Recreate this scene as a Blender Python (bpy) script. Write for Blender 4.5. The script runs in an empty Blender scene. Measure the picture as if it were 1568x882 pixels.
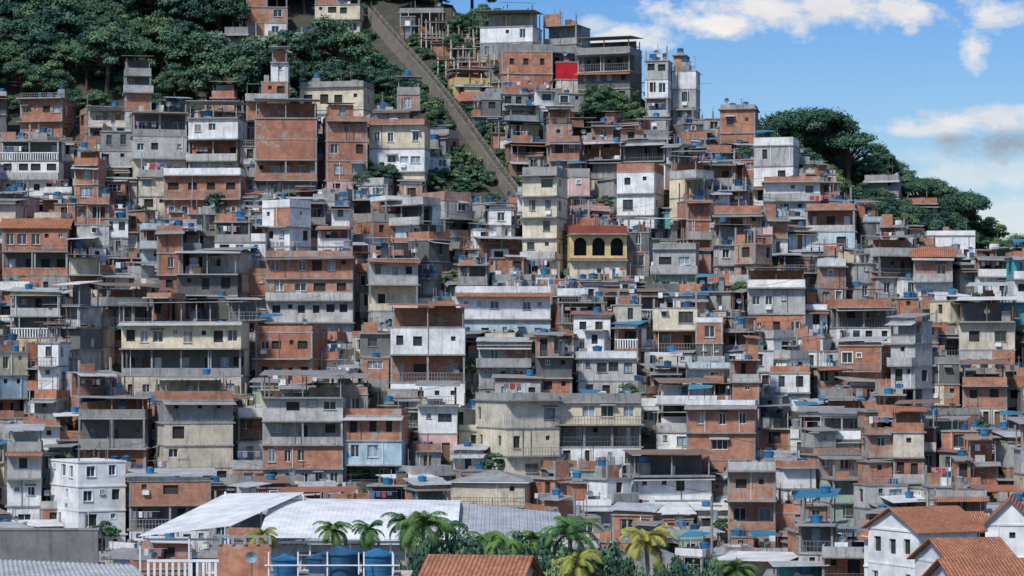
import bpy, math, random
import numpy as np
from mathutils import Vector, noise as mnoise
R = random.Random(7)
FPX=4000.0; CAMZ=24.0
sc=bpy.context.scene
# ------------------------------------------------------------------ terrain
RX=[-400,-150,-60,-20,-8,3.4,14,26,32,43,50,61.5,80,150,400]
RY=[560,520,470,420,392,376,366,355,344,329,322,315,303,285,275]
BX=[-400,20,30,35,42,49,58.5,68,73,77,82,120,400]
BZ=[0,0,40,55,56.5,54,49,42.5,38,31,14,5,0]
def T(X,Y):
    yr=np.interp(X,RX,RY)
    m=min(Y,yr)
    z=0.55*(m-251)
    z=0.5*(z+math.sqrt(z*z+6.0))-0.15
    if Y>yr: z-=0.45*(Y-yr)
    if z<0: z=0
    w=min(1,max(0,(Y-255)/40))
    z+=w*1.3*math.sin(X*.09+1)*math.sin(Y*.07)
    b=np.interp(X,BX,BZ)-0.6*abs(Y-383)
    z=max(z,b)
    return float(max(z,0) if Y<1000 else 0)
def survey(a,e):
    "bearing / elevation theodolite reading -> the point of the slope it hits"
    tx=(a-784)/FPX; tz=(560-e)/FPX
    Y=215.0
    while Y<520:
        if T(tx*Y,Y)>=CAMZ+tz*Y: return tx*Y,Y
        Y+=0.4
    return tx*Y,Y
# ------------------------------------------------------------------ materials
MATS={}
def N(nt,t,**k):
    n=nt.nodes.new(t)
    for a,b in k.items(): setattr(n,a,b)
    return n
def base(name):
    m=bpy.data.materials.new(name); m.use_nodes=True
    nt=m.node_tree; MATS[name]=m
    return m,nt,nt.nodes['Principled BSDF']
def mixc(nt,f,a,b,mode='MIX'):
    n=nt.nodes.new('ShaderNodeMix'); n.data_type='RGBA'; n.blend_type=mode
    for s,v in ((0,f),(6,a),(7,b)):
        if hasattr(v,'is_linked'): nt.links.new(v,n.inputs[s])
        else: n.inputs[s].default_value=v if s==0 else (*v,1)
    return n.outputs[2]
def mrange(nt,v,a,b,c,d):
    n=nt.nodes.new('ShaderNodeMapRange'); nt.links.new(v,n.inputs[0])
    for i,x in enumerate((a,b,c,d)): n.inputs[i+1].default_value=x
    return n.outputs[0]
def noise(nt,vec,scale,detail=4,rough=.55):
    mp=nt.nodes.new('ShaderNodeMapping'); mp.inputs['Scale'].default_value=scale
    nt.links.new(vec,mp.inputs[0])
    n=nt.nodes.new('ShaderNodeTexNoise'); n.inputs['Scale'].default_value=1; n.inputs['Detail'].default_value=detail
    n.inputs['Roughness'].default_value=rough
    nt.links.new(mp.outputs[0],n.inputs['Vector']); return n.outputs['Fac']
def wallmat(name,A,B,stain=.6,kind='plain',rough=.9,dark=(.06,.058,.055),patch=0.0,scol=None):
    m,nt,bs=base(name); L=nt.links
    geo=N(nt,'ShaderNodeNewGeometry'); pos=geo.outputs['Position']
    oi=N(nt,'ShaderNodeObjectInfo'); rnd=oi.outputs['Random']
    if kind=='brick':
        uv=N(nt,'ShaderNodeUVMap')
        br=nt.nodes.new('ShaderNodeTexBrick'); L.new(uv.outputs[0],br.inputs['Vector'])
        br.inputs['Color1'].default_value=(*A,1); br.inputs['Color2'].default_value=(*B,1)
        br.inputs['Mortar'].default_value=(.36,.28,.23,1); br.inputs['Scale'].default_value=1
        br.inputs['Mortar Size'].default_value=.02; br.inputs['Brick Width'].default_value=.34; br.inputs['Row Height'].default_value=.21
        br.inputs['Bias'].default_value=0
        col=br.outputs['Color']
        col=mixc(nt,mrange(nt,rnd,0,1,0,.6),col,(.44,.23,.16))
        rn=noise(nt,pos,(1.3,1.3,1.6),3,.6)
        col=mixc(nt,mrange(nt,rn,.44,.62,0,.55),col,(.32,.14,.09))
    elif kind=='sheet':
        uv=N(nt,'ShaderNodeUVMap')
        wv=nt.nodes.new('ShaderNodeTexWave'); wv.inputs['Scale'].default_value=1.6
        L.new(uv.outputs[0],wv.inputs['Vector'])
        col=mixc(nt,wv.outputs['Fac'],A,tuple(x*.78 for x in A))
        col=mixc(nt,rnd,col,B)
        bp=N(nt,'ShaderNodeBump'); bp.inputs['Strength'].default_value=.5; bp.inputs['Distance'].default_value=.05
        L.new(wv.outputs['Fac'],bp.inputs['Height']); L.new(bp.outputs[0],bs.inputs['Normal'])
    elif kind=='tile':
        uv=N(nt,'ShaderNodeUVMap')
        wv=nt.nodes.new('ShaderNodeTexWave'); wv.inputs['Scale'].default_value=1.4
        L.new(uv.outputs[0],wv.inputs['Vector'])
        n0=noise(nt,uv.outputs[0],(4,3,1),2)
        col=mixc(nt,mrange(nt,n0,.35,.65,0,1),A,B)
        col=mixc(nt,mrange(nt,wv.outputs['Fac'],0,.45,.75,0),col,(.14,.06,.035))
        bp=N(nt,'ShaderNodeBump'); bp.inputs['Strength'].default_value=.8; bp.inputs['Distance'].default_value=.06
        L.new(wv.outputs['Fac'],bp.inputs['Height']); L.new(bp.outputs[0],bs.inputs['Normal'])
    else:
        col=mixc(nt,rnd,A,B)
    if patch>0:
        pn=noise(nt,pos,(.55,.55,.7),4,.6)
        col=mixc(nt,mrange(nt,pn,.65-patch*.11,.67-patch*.11,0,.8),col,(.38,.35,.31))
    big=noise(nt,pos,(.6,.6,.7),4,.65)
    col=mixc(nt,1.0,col,mixc(nt,mrange(nt,big,.3,.7,0,1),(.70,.70,.70),(1.17,1.15,1.12)),'MULTIPLY')
    st=noise(nt,pos,(2.2,2.2,.4),5,.74)
    col=mixc(nt,mrange(nt,st,.50,.71,0,stain),col,dark)
    bl=noise(nt,pos,(4.2,4.2,3.2),4,.7)
    col=mixc(nt,mrange(nt,bl,.53,.72,0,stain*.8),col,scol or (.14,.13,.115))
    L.new(col,bs.inputs['Base Color']); bs.inputs['Roughness'].default_value=rough
    bs.inputs['Specular IOR Level'].default_value=.25
    return m
wallmat('brick_orange',(.60,.245,.135),(.51,.185,.095),.45,'brick',patch=.35)
wallmat('brick_red',(.48,.165,.09),(.41,.135,.075),.52,'brick',patch=.45)
wallmat('brick_pale',(.57,.34,.25),(.51,.27,.185),.5,'brick',patch=1.1)
wallmat('concrete',(.28,.285,.28),(.40,.395,.385),.7)
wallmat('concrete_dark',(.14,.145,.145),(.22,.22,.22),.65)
wallmat('slab',(.38,.375,.365),(.28,.28,.275),.6)
wallmat('plaster_grey',(.44,.445,.44),(.55,.545,.53),.6)
wallmat('plaster_beige',(.60,.53,.42),(.66,.61,.52),.55)
wallmat('paint_white',(.82,.825,.82),(.75,.765,.765),.40)
wallmat('paint_cleanwhite',(.82,.83,.83),(.80,.815,.82),.12)
wallmat('paint_cream',(.70,.61,.44),(.74,.68,.54),.45)
wallmat('paint_yellow',(.70,.51,.20),(.72,.62,.36),.4)
wallmat('paint_blue',(.42,.56,.64),(.54,.66,.71),.42)
wallmat('paint_teal',(.06,.38,.45),(.17,.47,.50),.35)
wallmat('paint_pink',(.62,.33,.33),(.66,.49,.46),.4)
wallmat('paint_green',(.34,.46,.36),(.44,.55,.46),.42)
wallmat('paint_red',(.58,.015,.03),(.52,.02,.04),.15)
wallmat('paint_maroon',(.30,.065,.05),(.33,.10,.07),.3)
wallmat('sheet_grey',(.38,.39,.39),(.28,.285,.285),.55,'sheet',.7)
wallmat('sheet_zinc',(.58,.61,.63),(.48,.51,.53),.4,'sheet',.5)
wallmat('sheet_rust',(.33,.19,.14),(.25,.18,.145),.5,'sheet',.8)
wallmat('sheet_white',(.80,.82,.83),(.78,.80,.82),.14,'sheet',.5)
wallmat('sheet_blue',(.04,.21,.38),(.07,.29,.41),.35,'sheet',.5)
wallmat('roof_membrane_white',(.82,.84,.85),(.82,.84,.85),.08,rough=.5)
wallmat('tile_roof',(.56,.24,.135),(.40,.16,.095),.45,'tile')
wallmat('wood',(.16,.10,.06),(.24,.16,.10),.4)
wallmat('interior_shade',(.035,.036,.038),(.055,.053,.052),.4)  # near-black colour stands in for the shade inside openings
wallmat('rail',(.10,.10,.10),(.40,.40,.40),.2)
wallmat('stair_concrete',(.24,.215,.185),(.24,.215,.185),.6)
wallmat('soil',(.085,.082,.062),(.085,.082,.062),.8,scol=(.03,.055,.025))
def simple(name,c,rough=.6,metal=0,var=.25):
    m,nt,bs=base(name)
    geo=N(nt,'ShaderNodeNewGeometry')
    f=noise(nt,geo.outputs['Position'],(1.2,1.2,1.2),3,.6)
    col=mixc(nt,mrange(nt,f,.3,.7,0,1),tuple(x*(1-var) for x in c),tuple(min(1,x*(1+var)) for x in c))
    nt.links.new(col,bs.inputs['Base Color']); bs.inputs['Roughness'].default_value=rough; bs.inputs['Metallic'].default_value=metal
    return m
simple('glass',(.03,.045,.055),.12,var=.6)
simple('pane_light',(.24,.32,.36),.25,var=.5)
simple('frame_white',(.76,.78,.78),.5,var=.08)
simple('frame_dark',(.12,.11,.10),.5)
simple('tank_blue',(.025,.165,.33),.55,var=.45)
simple('tank_navy',(.022,.09,.18),.6,var=.4)
simple('tank_grey',(.25,.27,.28),.8)
simple('cloth_red',(.40,.06,.06),.9); simple('cloth_blue',(.06,.14,.30),.9); simple('cloth_white',(.7,.7,.7),.9)
simple('cloth_grey',(.25,.25,.27),.9); simple('cloth_pink',(.42,.2,.24),.9)
simple('white_metal',(.78,.80,.81),.4,var=.06)
simple('bark',(.09,.07,.05),.95)
simple('bark_light',(.30,.27,.22),.95)
simple('cable',(.03,.03,.03),.8)
def leafmat(name,A,B):
    m,nt,bs=base(name)
    oi=N(nt,'ShaderNodeObjectInfo'); geo=N(nt,'ShaderNodeNewGeometry')
    f=noise(nt,geo.outputs['Position'],(.9,.9,.9),3,.7)
    c1=mixc(nt,mrange(nt,f,.35,.65,0,1),A,B)
    rr=N(nt,'ShaderNodeMath',operation='MULTIPLY'); nt.links.new(oi.outputs['Random'],rr.inputs[0]); rr.inputs[1].default_value=7.31
    fr=N(nt,'ShaderNodeMath',operation='FRACT'); nt.links.new(rr.outputs[0],fr.inputs[0])
    c2=mixc(nt,mrange(nt,oi.outputs['Random'],0,1,0,.6),c1,(A[0]*.55,A[1]*.7,A[2]*1.1))
    c3=mixc(nt,mrange(nt,fr.outputs[0],.6,1,0,.55),c2,(B[0]*1.9,B[1]*1.55,B[2]*1.15))
    nt.links.new(c3,bs.inputs['Base Color']); bs.inputs['Roughness'].default_value=.7
    bs.inputs['Specular IOR Level'].default_value=.15
leafmat('leaf_dark',(.040,.088,.060),(.060,.122,.074))
leafmat('leaf_mid',(.064,.135,.078),(.094,.178,.092))
leafmat('leaf_light',(.11,.20,.105),(.155,.245,.125))
leafmat('leaf_pale',(.26,.32,.25),(.34,.40,.31))
leafmat('palm_green',(.05,.13,.045),(.11,.21,.065))
leafmat('palm_yellow',(.24,.27,.06),(.32,.33,.09))
# ------------------------------------------------------------------ mesh builder
class MB:
    def __init__(s): s.v=[]; s.f=[]; s.m=[]; s.slots={}
    def mi(s,n):
        if n not in s.slots: s.slots[n]=len(s.slots)
        return s.slots[n]
    def q(s,a,b,c,d,mat):
        i=len(s.v); s.v+= [a,b,c,d]; s.f.append((i,i+1,i+2,i+3)); s.m.append(s.mi(mat))
    def t(s,a,b,c,mat):
        i=len(s.v); s.v+= [a,b,c]; s.f.append((i,i+1,i+2)); s.m.append(s.mi(mat))
    def hexa(s,p,mat):
        i=len(s.v); s.v+=p; k=s.mi(mat)
        for f in ((0,3,2,1),(4,5,6,7),(0,1,5,4),(1,2,6,5),(2,3,7,6),(3,0,4,7)):
            s.f.append(tuple(i+j for j in f)); s.m.append(k)
    def box(s,x0,x1,y0,y1,z0,z1,mat):
        s.hexa([(x0,y0,z0),(x1,y0,z0),(x1,y1,z0),(x0,y1,z0),(x0,y0,z1),(x1,y0,z1),(x1,y1,z1),(x0,y1,z1)],mat)
    def cyl(s,cx,cy,z0,z1,r0,r1,mat,n=12,cap=True):
        i=len(s.v); k=s.mi(mat)
        for j in range(n):
            a=2*math.pi*j/n; s.v.append((cx+r0*math.cos(a),cy+r0*math.sin(a),z0))
        for j in range(n):
            a=2*math.pi*j/n; s.v.append((cx+r1*math.cos(a),cy+r1*math.sin(a),z1))
        for j in range(n):
            l=(j+1)%n; s.f.append((i+j,i+l,i+n+l,i+n+j)); s.m.append(k)
        if cap: s.f.append(tuple(i+n+j for j in range(n))); s.m.append(k)
    def limb(s,a,b,ra,rb,mat,n=6):
        a=Vector(a); b=Vector(b); d=(b-a).normalized()
        u=d.orthogonal().normalized(); w=d.cross(u)
        i=len(s.v); k=s.mi(mat)
        for c,r in ((a,ra),(b,rb)):
            for j in range(n):
                t=2*math.pi*j/n; s.v.append(tuple(c+u*r*math.cos(t)+w*r*math.sin(t)))
        for j in range(n):
            l=(j+1)%n; s.f.append((i+j,i+l,i+n+l,i+n+j)); s.m.append(k)
    def tank(s,x,y,z,r,mat='tank_blue',stand=0,n=12):
        if stand>0: s.box(x-r,x+r,y-r,y+r,z,z+stand,'slab'); z+=stand+.004
        h=r*1.35
        s.cyl(x,y,z,z+h*.8,r*.82,r,mat,n,False); s.cyl(x,y,z+h*.8,z+h*.86,r*1.08,r*1.08,mat,n)
        s.cyl(x,y,z+h*.86,z+h*1.05,r*.98,r*.3,mat,n)
    def mesh(s,name):
        me=bpy.data.meshes.new(name); me.from_pydata(s.v,[],s.f)
        me.polygons.foreach_set('material_index',s.m)
        nl=len(me.loops)
        vi=np.empty(nl,dtype=np.int32); me.loops.foreach_get('vertex_index',vi)
        co=np.array(s.v,dtype=np.float32)[vi]
        nf=len(me.polygons); nor=np.empty(nf*3,dtype=np.float32); me.polygons.foreach_get('normal',nor); nor=np.abs(nor.reshape(-1,3))
        lt=np.empty(nf,dtype=np.int32); me.polygons.foreach_get('loop_total',lt)
        dom=np.repeat(np.argmax(nor+np.array([0,0,.15]),axis=1),lt)
        uv=np.empty((nl,2),dtype=np.float32)
        uv[:,0]=np.where(dom==0,co[:,1],co[:,0]); uv[:,1]=np.where(dom==2,co[:,1],co[:,2])
        l=me.uv_layers.new(name='UVMap'); l.data.foreach_set('uv',uv.ravel())
        for n in s.slots: me.materials.append(MATS[n])
        me.update(); return me
    def obj(s,name,loc=(0,0,0),yaw=0,parent=None):
        o=bpy.data.objects.new(name,s.mesh(name)); o.location=loc; o.rotation_euler=(0,0,yaw)
        sc.collection.objects.link(o)
        if parent: o.parent=parent
        return o
# ------------------------------------------------------------------ house parts
def pbox(mb,P,u0,u1,d0,d1,z0,z1,mat):
    mb.hexa([P(u0,d0,z0),P(u1,d0,z0),P(u1,d1,z0),P(u0,d1,z0),P(u0,d0,z1),P(u1,d0,z1),P(u1,d1,z1),P(u0,d1,z1)],mat)
def wall(mb,P,u0,u1,z0,z1,ops,mat,r,frame='frame_white',trim=False):
    cur=u0
    Q=lambda a,b,c,d,dd,m: mb.q(P(a,dd,c),P(b,dd,c),P(b,dd,d),P(a,dd,d),m)
    for (a,b,c,d,t) in ops:
        if a>cur: Q(cur,a,z0,z1,0,mat)
        if c>z0: Q(a,b,z0,c,0,mat)
        if d<z1: Q(a,b,d,z1,0,mat)
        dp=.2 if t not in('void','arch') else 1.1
        rm=mat if t not in('void','arch') else 'interior_shade'
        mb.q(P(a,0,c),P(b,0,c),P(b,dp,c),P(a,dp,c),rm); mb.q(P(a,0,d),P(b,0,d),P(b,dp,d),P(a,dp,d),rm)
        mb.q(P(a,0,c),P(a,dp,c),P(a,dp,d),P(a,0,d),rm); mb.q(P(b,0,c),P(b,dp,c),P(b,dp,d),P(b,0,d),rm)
        if t=='win':
            Q(a,b,c,d,dp,'glass' if r.random()<.75 else 'pane_light')
            e=dp-.04; w=.06
            Q(a,b,c,c+w,e,frame);Q(a,b,d-w,d,e,frame);Q(a,a+w,c,d,e-.004,frame);Q(b-w,b,c,d,e-.004,frame)
            nm=1 if b-a<1.5 else (2 if b-a<2 else 3)
            for k in range(nm):
                x=a+(b-a)*(k+1)/(nm+1); Q(x-.03,x+.03,c,d,e-.006,frame)
            if r.random()<.5: pbox(mb,P,a-.08,b+.08,-.09,.0,c-.08,c-.01,'slab')
            if trim:
                for (p,q_,s_,t_) in ((a-.1,b+.1,d,d+.1),(a-.1,b+.1,c-.1,c),(a-.1,a,c,d),(b,b+.1,c,d)):
                    pbox(mb,P,p,q_,-.03,.0,s_,t_,'frame_white')
            rr=r.random()
            if rr<.07: pbox(mb,P,a+.1,a+.75,-.35,-.0,c-.55,c-.12,'frame_white')
            elif rr<.2:
                mb.q(P(a-.2,0,d+.25),P(b+.2,0,d+.25),P(b+.2,-.7,d+.02),P(a-.2,-.7,d+.02),r.choice(['sheet_grey','sheet_grey','sheet_zinc']))
            elif rr<.3:
                for kk in range(int((b-a)/.14)):
                    xx=a+.07+kk*.14; pbox(mb,P,xx,xx+.03,-.12,-.09,c-.05,d+.05,'frame_white' if frame=='frame_white' else 'rail')
                pbox(mb,P,a-.03,b+.03,-.13,0,c-.1,c-.06,'rail')
        elif t=='door':
            Q(a,b,c,d,dp,r.choice(['wood','frame_dark','pane_light','frame_white']))
        else: Q(a,b,c,d,dp,'interior_shade')  # dark pane painted as the unlit room behind
        if t=='arch':
            rad=(b-a)/2; cx=(a+b)/2; n=8
            pts=[(cx-rad*math.cos(math.pi*k/n),d-rad+rad*math.sin(math.pi*k/n)) for k in range(n+1)]
            for k in range(n):
                cn=a if k<n/2 else b
                mb.t(P(cn,0,d),P(pts[k][0],0,pts[k][1]),P(pts[k+1][0],0,pts[k+1][1]),mat)
        cur=b
    if cur<u1: Q(cur,u1,z0,z1,0,mat)
def winops(r,u0,u1,z,h,dens,door=False,arch=False):
    L=u1-u0; out=[]
    if arch:
        n=max(1,int(L/1.9)); s=L/n
        return [(u0+s*(k+.16),u0+s*(k+.84),z+.5,z+h-.3,'arch') for k in range(n)]
    n=int(L/r.uniform(1.4,2.3)+.3)
    if n<1: return out
    s=L/n; wt=r.choice(['win','win','hole','win'])
    ww=min(s*.7,r.choice([.7,.8,.9,1.0,1.2,1.5])); wh=r.choice([.9,1.05,1.2,1.3])
    for k in range(n):
        if r.random()>dens: continue
        c=u0+s*(k+.5)+r.uniform(-.18,.18)
        w=ww*r.uniform(.85,1.15) if r.random()<.75 else min(.5,ww)
        a=max(u0+.1,c-w/2); b=min(u1-.1,c+w/2)
        if out and a<out[-1][1]+.12: continue
        if b-a<.3: continue
        if door and r.random()<.3: out.append((a,min(b,a+.85),z+.02,z+min(1.95,h-.22),'door' if r.random()<.6 else 'hole'))
        else:
            top=z+min(h-.25,2.05)-r.choice([0,0,.1]); hh=wh if w>.5 else .5
            out.append((a,b,top-hh,top,wt if r.random()<.8 else 'hole'))
    return out
def laundry(mb,x0,x1,y,z,r):
    x=x0
    mb.box(x0,x1,y-.01,y+.01,z,z+.02,'frame_white')
    while x<x1-.5:
        w=r.uniform(.3,.6)
        if r.random()<.7: mb.box(x,x+w,y-.012,y+.012,z-r.uniform(.3,.7),z-.004,r.choice(['cloth_red','cloth_blue','cloth_white','cloth_white','cloth_grey','cloth_pink','cloth_grey']))
        x+=w+.12
def dish(mb,x,y,z,r):
    mb.box(x-.03,x+.03,y-.03,y+.03,z,z+1.0,'frame_dark')
    a=r.uniform(-.6,.6); n=10; c=(x,y-.1,z+1.15)
    ux,uy=math.cos(a),math.sin(a); rim=[]
    for k in range(n):
        t=2*math.pi*k/n; rr=.34
        rim.append((c[0]+ux*rr*math.cos(t),c[1]+uy*rr*math.cos(t)-.12-.1*math.sin(t),c[2]+rr*math.sin(t)*.9))
    for k in range(n): mb.t(c,rim[k],rim[(k+1)%n],'pane_light')
def roofstuff(mb,x0,x1,y0,y1,z,r,n=None):
    n=r.choice([0,0,0,1,1,2,2,3]) if n is None else n
    xb=r.uniform(x0+.6,max(x0+.7,x1-.6))
    for k in range(n):
        rr=r.uniform(.34,.58); x=min(max(x0+.5,xb+k*1.15),x1-.4); y=r.uniform(y0+.6,max(y0+.7,(y0+y1)/2+.6))
        mb.tank(x,y,z+.004*k,rr,r.choice(['tank_blue','tank_navy','tank_blue','tank_blue','tank_navy','tank_grey']),r.choice([0,.3,.6,1.2]) if r.random()<.6 else 0)
    if r.random()<.15: laundry(mb,x0+.4,min(x1-.4,x0+.4+r.uniform(2,4)),y0+r.uniform(.4,1.5),z+1.7,r)
    if r.random()<.3: dish(mb,r.uniform(x0+.5,x1-.5),y0+.5,z,r)
    if r.random()<.05:
        w=min(2.6,x1-x0-.3); mb.hexa([(x0+.1,y0+.1,z+1.6),(x0+w,y0+.1,z+1.75),(x0+w,y0+2,z+2.0),(x0+.1,y0+2,z+2.1),(x0+.1,y0+.1,z+1.63),(x0+w,y0+.1,z+1.78),(x0+w,y0+2,z+2.03),(x0+.1,y0+2,z+2.13)],'sheet_blue')
        for e in (x0+.15,x0+w-.1): mb.box(e,e+.05,y0+.15,y0+.2,z,z+1.6,'wood')
    for k in range(r.choice([0,1,2,3,4])):
        x=r.uniform(x0+.3,x1-.3); yy=r.uniform(y0+.3,y0+2); h=r.uniform(1.0,2.6); mb.box(x-.03,x+.03,yy,yy+.06,z,z+h,r.choice(['frame_dark','wood','slab']))
        if r.random()<.5: mb.box(x-.35,x+.35,yy+.01,yy+.04,z+h-.2,z+h-.17,'frame_dark')
    for k in range(r.choice([0,1,1,2,3,4])):
        x=r.uniform(x0+.2,max(x0+.3,x1-1.2)); yy=r.uniform(y0+.4,y0+2.2); mb.box(x,x+r.uniform(.3,1.1),yy,yy+r.uniform(.3,1),z+.003,z+r.uniform(.3,1.1),r.choice(['brick_orange','concrete','wood','sheet_grey','paint_white','plaster_grey','tank_navy']))
def parapet(mb,x0,x1,y0,y1,z,h,mat,r,t=.13):
    if mat=='rails':
        mb.box(x0,x1,y0,y0+.05,z+h-.05,z+h,'rail'); mb.box(x0,x1,y0,y0+.05,z+h*.5,z+h*.5+.04,'rail')
        x=x0
        while x<=x1-.05: mb.box(x,x+.04,y0+.005,y0+.045,z,z+h-.055,'rail'); x+=.32
        return
    if mat=='balus':
        mb.box(x0,x1,y0,y0+.16,z+h-.12,z+h,'paint_cleanwhite'); x=x0
        while x<=x1-.1: mb.box(x,x+.12,y0+.02,y0+.14,z,z+h-.125,'paint_cleanwhite'); x+=.3
        return
    mb.box(x0,x1,y0,y0+t,z,z+h,mat)
    mb.box(x0,x0+t,y0+t+.002,y1,z,z+h,mat); mb.box(x1-t,x1,y0+t+.002,y1,z,z+h-.003,mat)
def sheetroof(mb,x0,x1,y0,y1,z,r,mat,tilt=None):
    if tilt is None: tilt=r.choice([.3,.5,-.3,.6])
    t=.05; k=r.uniform(-.15,.15)
    mb.hexa([(x0,y0,z),(x1,y0,z+k),(x1,y1,z+tilt+k),(x0,y1,z+tilt),(x0,y0,z+t),(x1,y0,z+t+k),(x1,y1,z+t+tilt+k),(x0,y1,z+t+tilt)],mat)
def gable(mb,x0,x1,y0,y1,z,h,mat,wm,ov=.35,axis='x'):
    if axis=='x':
        ym=(y0+y1)/2; k=h/((y1-y0)/2)
        for (ya,yb,za,zb) in ((y0-ov,ym,z-ov*k,z+h),(y1+ov,ym,z-ov*k,z+h)):
            mb.hexa([(x0-ov,ya,za),(x1+ov,ya,za),(x1+ov,yb,zb),(x0-ov,yb,zb),(x0-ov,ya,za+.1),(x1+ov,ya,za+.1),(x1+ov,yb,zb+.1),(x0-ov,yb,zb+.1)],mat)
        for x in (x0,x1): mb.t((x,y0,z),(x,y1,z),(x,ym,z+h-.02),wm)
    else:
        xm=(x0+x1)/2; k=h/((x1-x0)/2)
        for (xa,xb,za,zb) in ((x0-ov,xm,z-ov*k,z+h),(x1+ov,xm,z-ov*k,z+h)):
            mb.hexa([(xa,y0-ov,za),(xb,y0-ov,zb),(xb,y1+ov,zb),(xa,y1+ov,za),(xa,y0-ov,za+.1),(xb,y0-ov,zb+.1),(xb,y1+ov,zb+.1),(xa,y1+ov,za+.1)],mat)
        for y in (y0,y1): mb.t((x0,y,z),(x1,y,z),(xm,y,z+h-.02),wm)
MIX=['brick_orange','concrete','plaster_grey','brick_pale','plaster_beige','paint_white','brick_red','concrete_dark','paint_white','plaster_grey','paint_cream','brick_orange']
PAR=['brick_orange','concrete','rails','plaster_grey','brick_orange','paint_white','concrete']
def annex(mb,x0,x1,y0,r,mat,H):
    "small lean-to room on the street side"
    w=r.uniform(1.6,min(3.4,(x1-x0)*.6)); d=r.uniform(.8,1.8); a=r.uniform(x0,x1-w); h=r.choice([2.25,2.25,4.6]) if H>5.5 else 2.25
    m=r.choice(MIX+[mat,mat]); y=y0-d
    P=lambda u,dd,zz:(u,y+dd,zz)
    for k in range(int(h/2.2)):
        wall(mb,P,a,a+w,k*2.3,k*2.3+2.28,winops(r,a+.1,a+w-.1,k*2.3,2.25,.8,k==0),m,r)
    for xx in (a,a+w): mb.q((xx,y,0),(xx,y0-.03,0),(xx,y0-.03,h),(xx,y,h),m)
    mb.box(a+.01,a+w-.01,y+.01,y0-.03,-4,-.01,'concrete')
    if r.random()<.5: sheetroof(mb,a-.25,a+w+.25,y-.3,y0-.03,h+.1,r,r.choice(['sheet_grey','sheet_zinc','sheet_grey','sheet_rust']),.3)
    else:
        mb.box(a-.1,a+w+.1,y-.1,y0-.03,h,h+.12,'slab')
        if r.random()<.4: mb.tank(a+w/2,y+d/2,h+.125,.42)
def stairs(mb,x0,x1,y0,r):
    n=13; a=r.uniform(x0,max(x0,x1-4)); s=r.choice([-1,1]); x=a if s>0 else a+3.6
    for k in range(n):
        xa,xb=sorted((x+s*k*.28,x+s*(k+1)*.28))
        mb.box(xa,xb,y0-.9,y0-.04,max(0,k*.2-.35),.2*(k+1),'slab')
    xa,xb=(x,x+s*n*.28)
    mb.hexa([(xa,y0-.95,.9),(xb,y0-.95,3.5),(xb,y0-.91,3.5),(xa,y0-.91,.9),(xa,y0-.95,.96),(xb,y0-.95,3.56),(xb,y0-.91,3.56),(xa,y0-.91,.96)],'rail')
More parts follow.
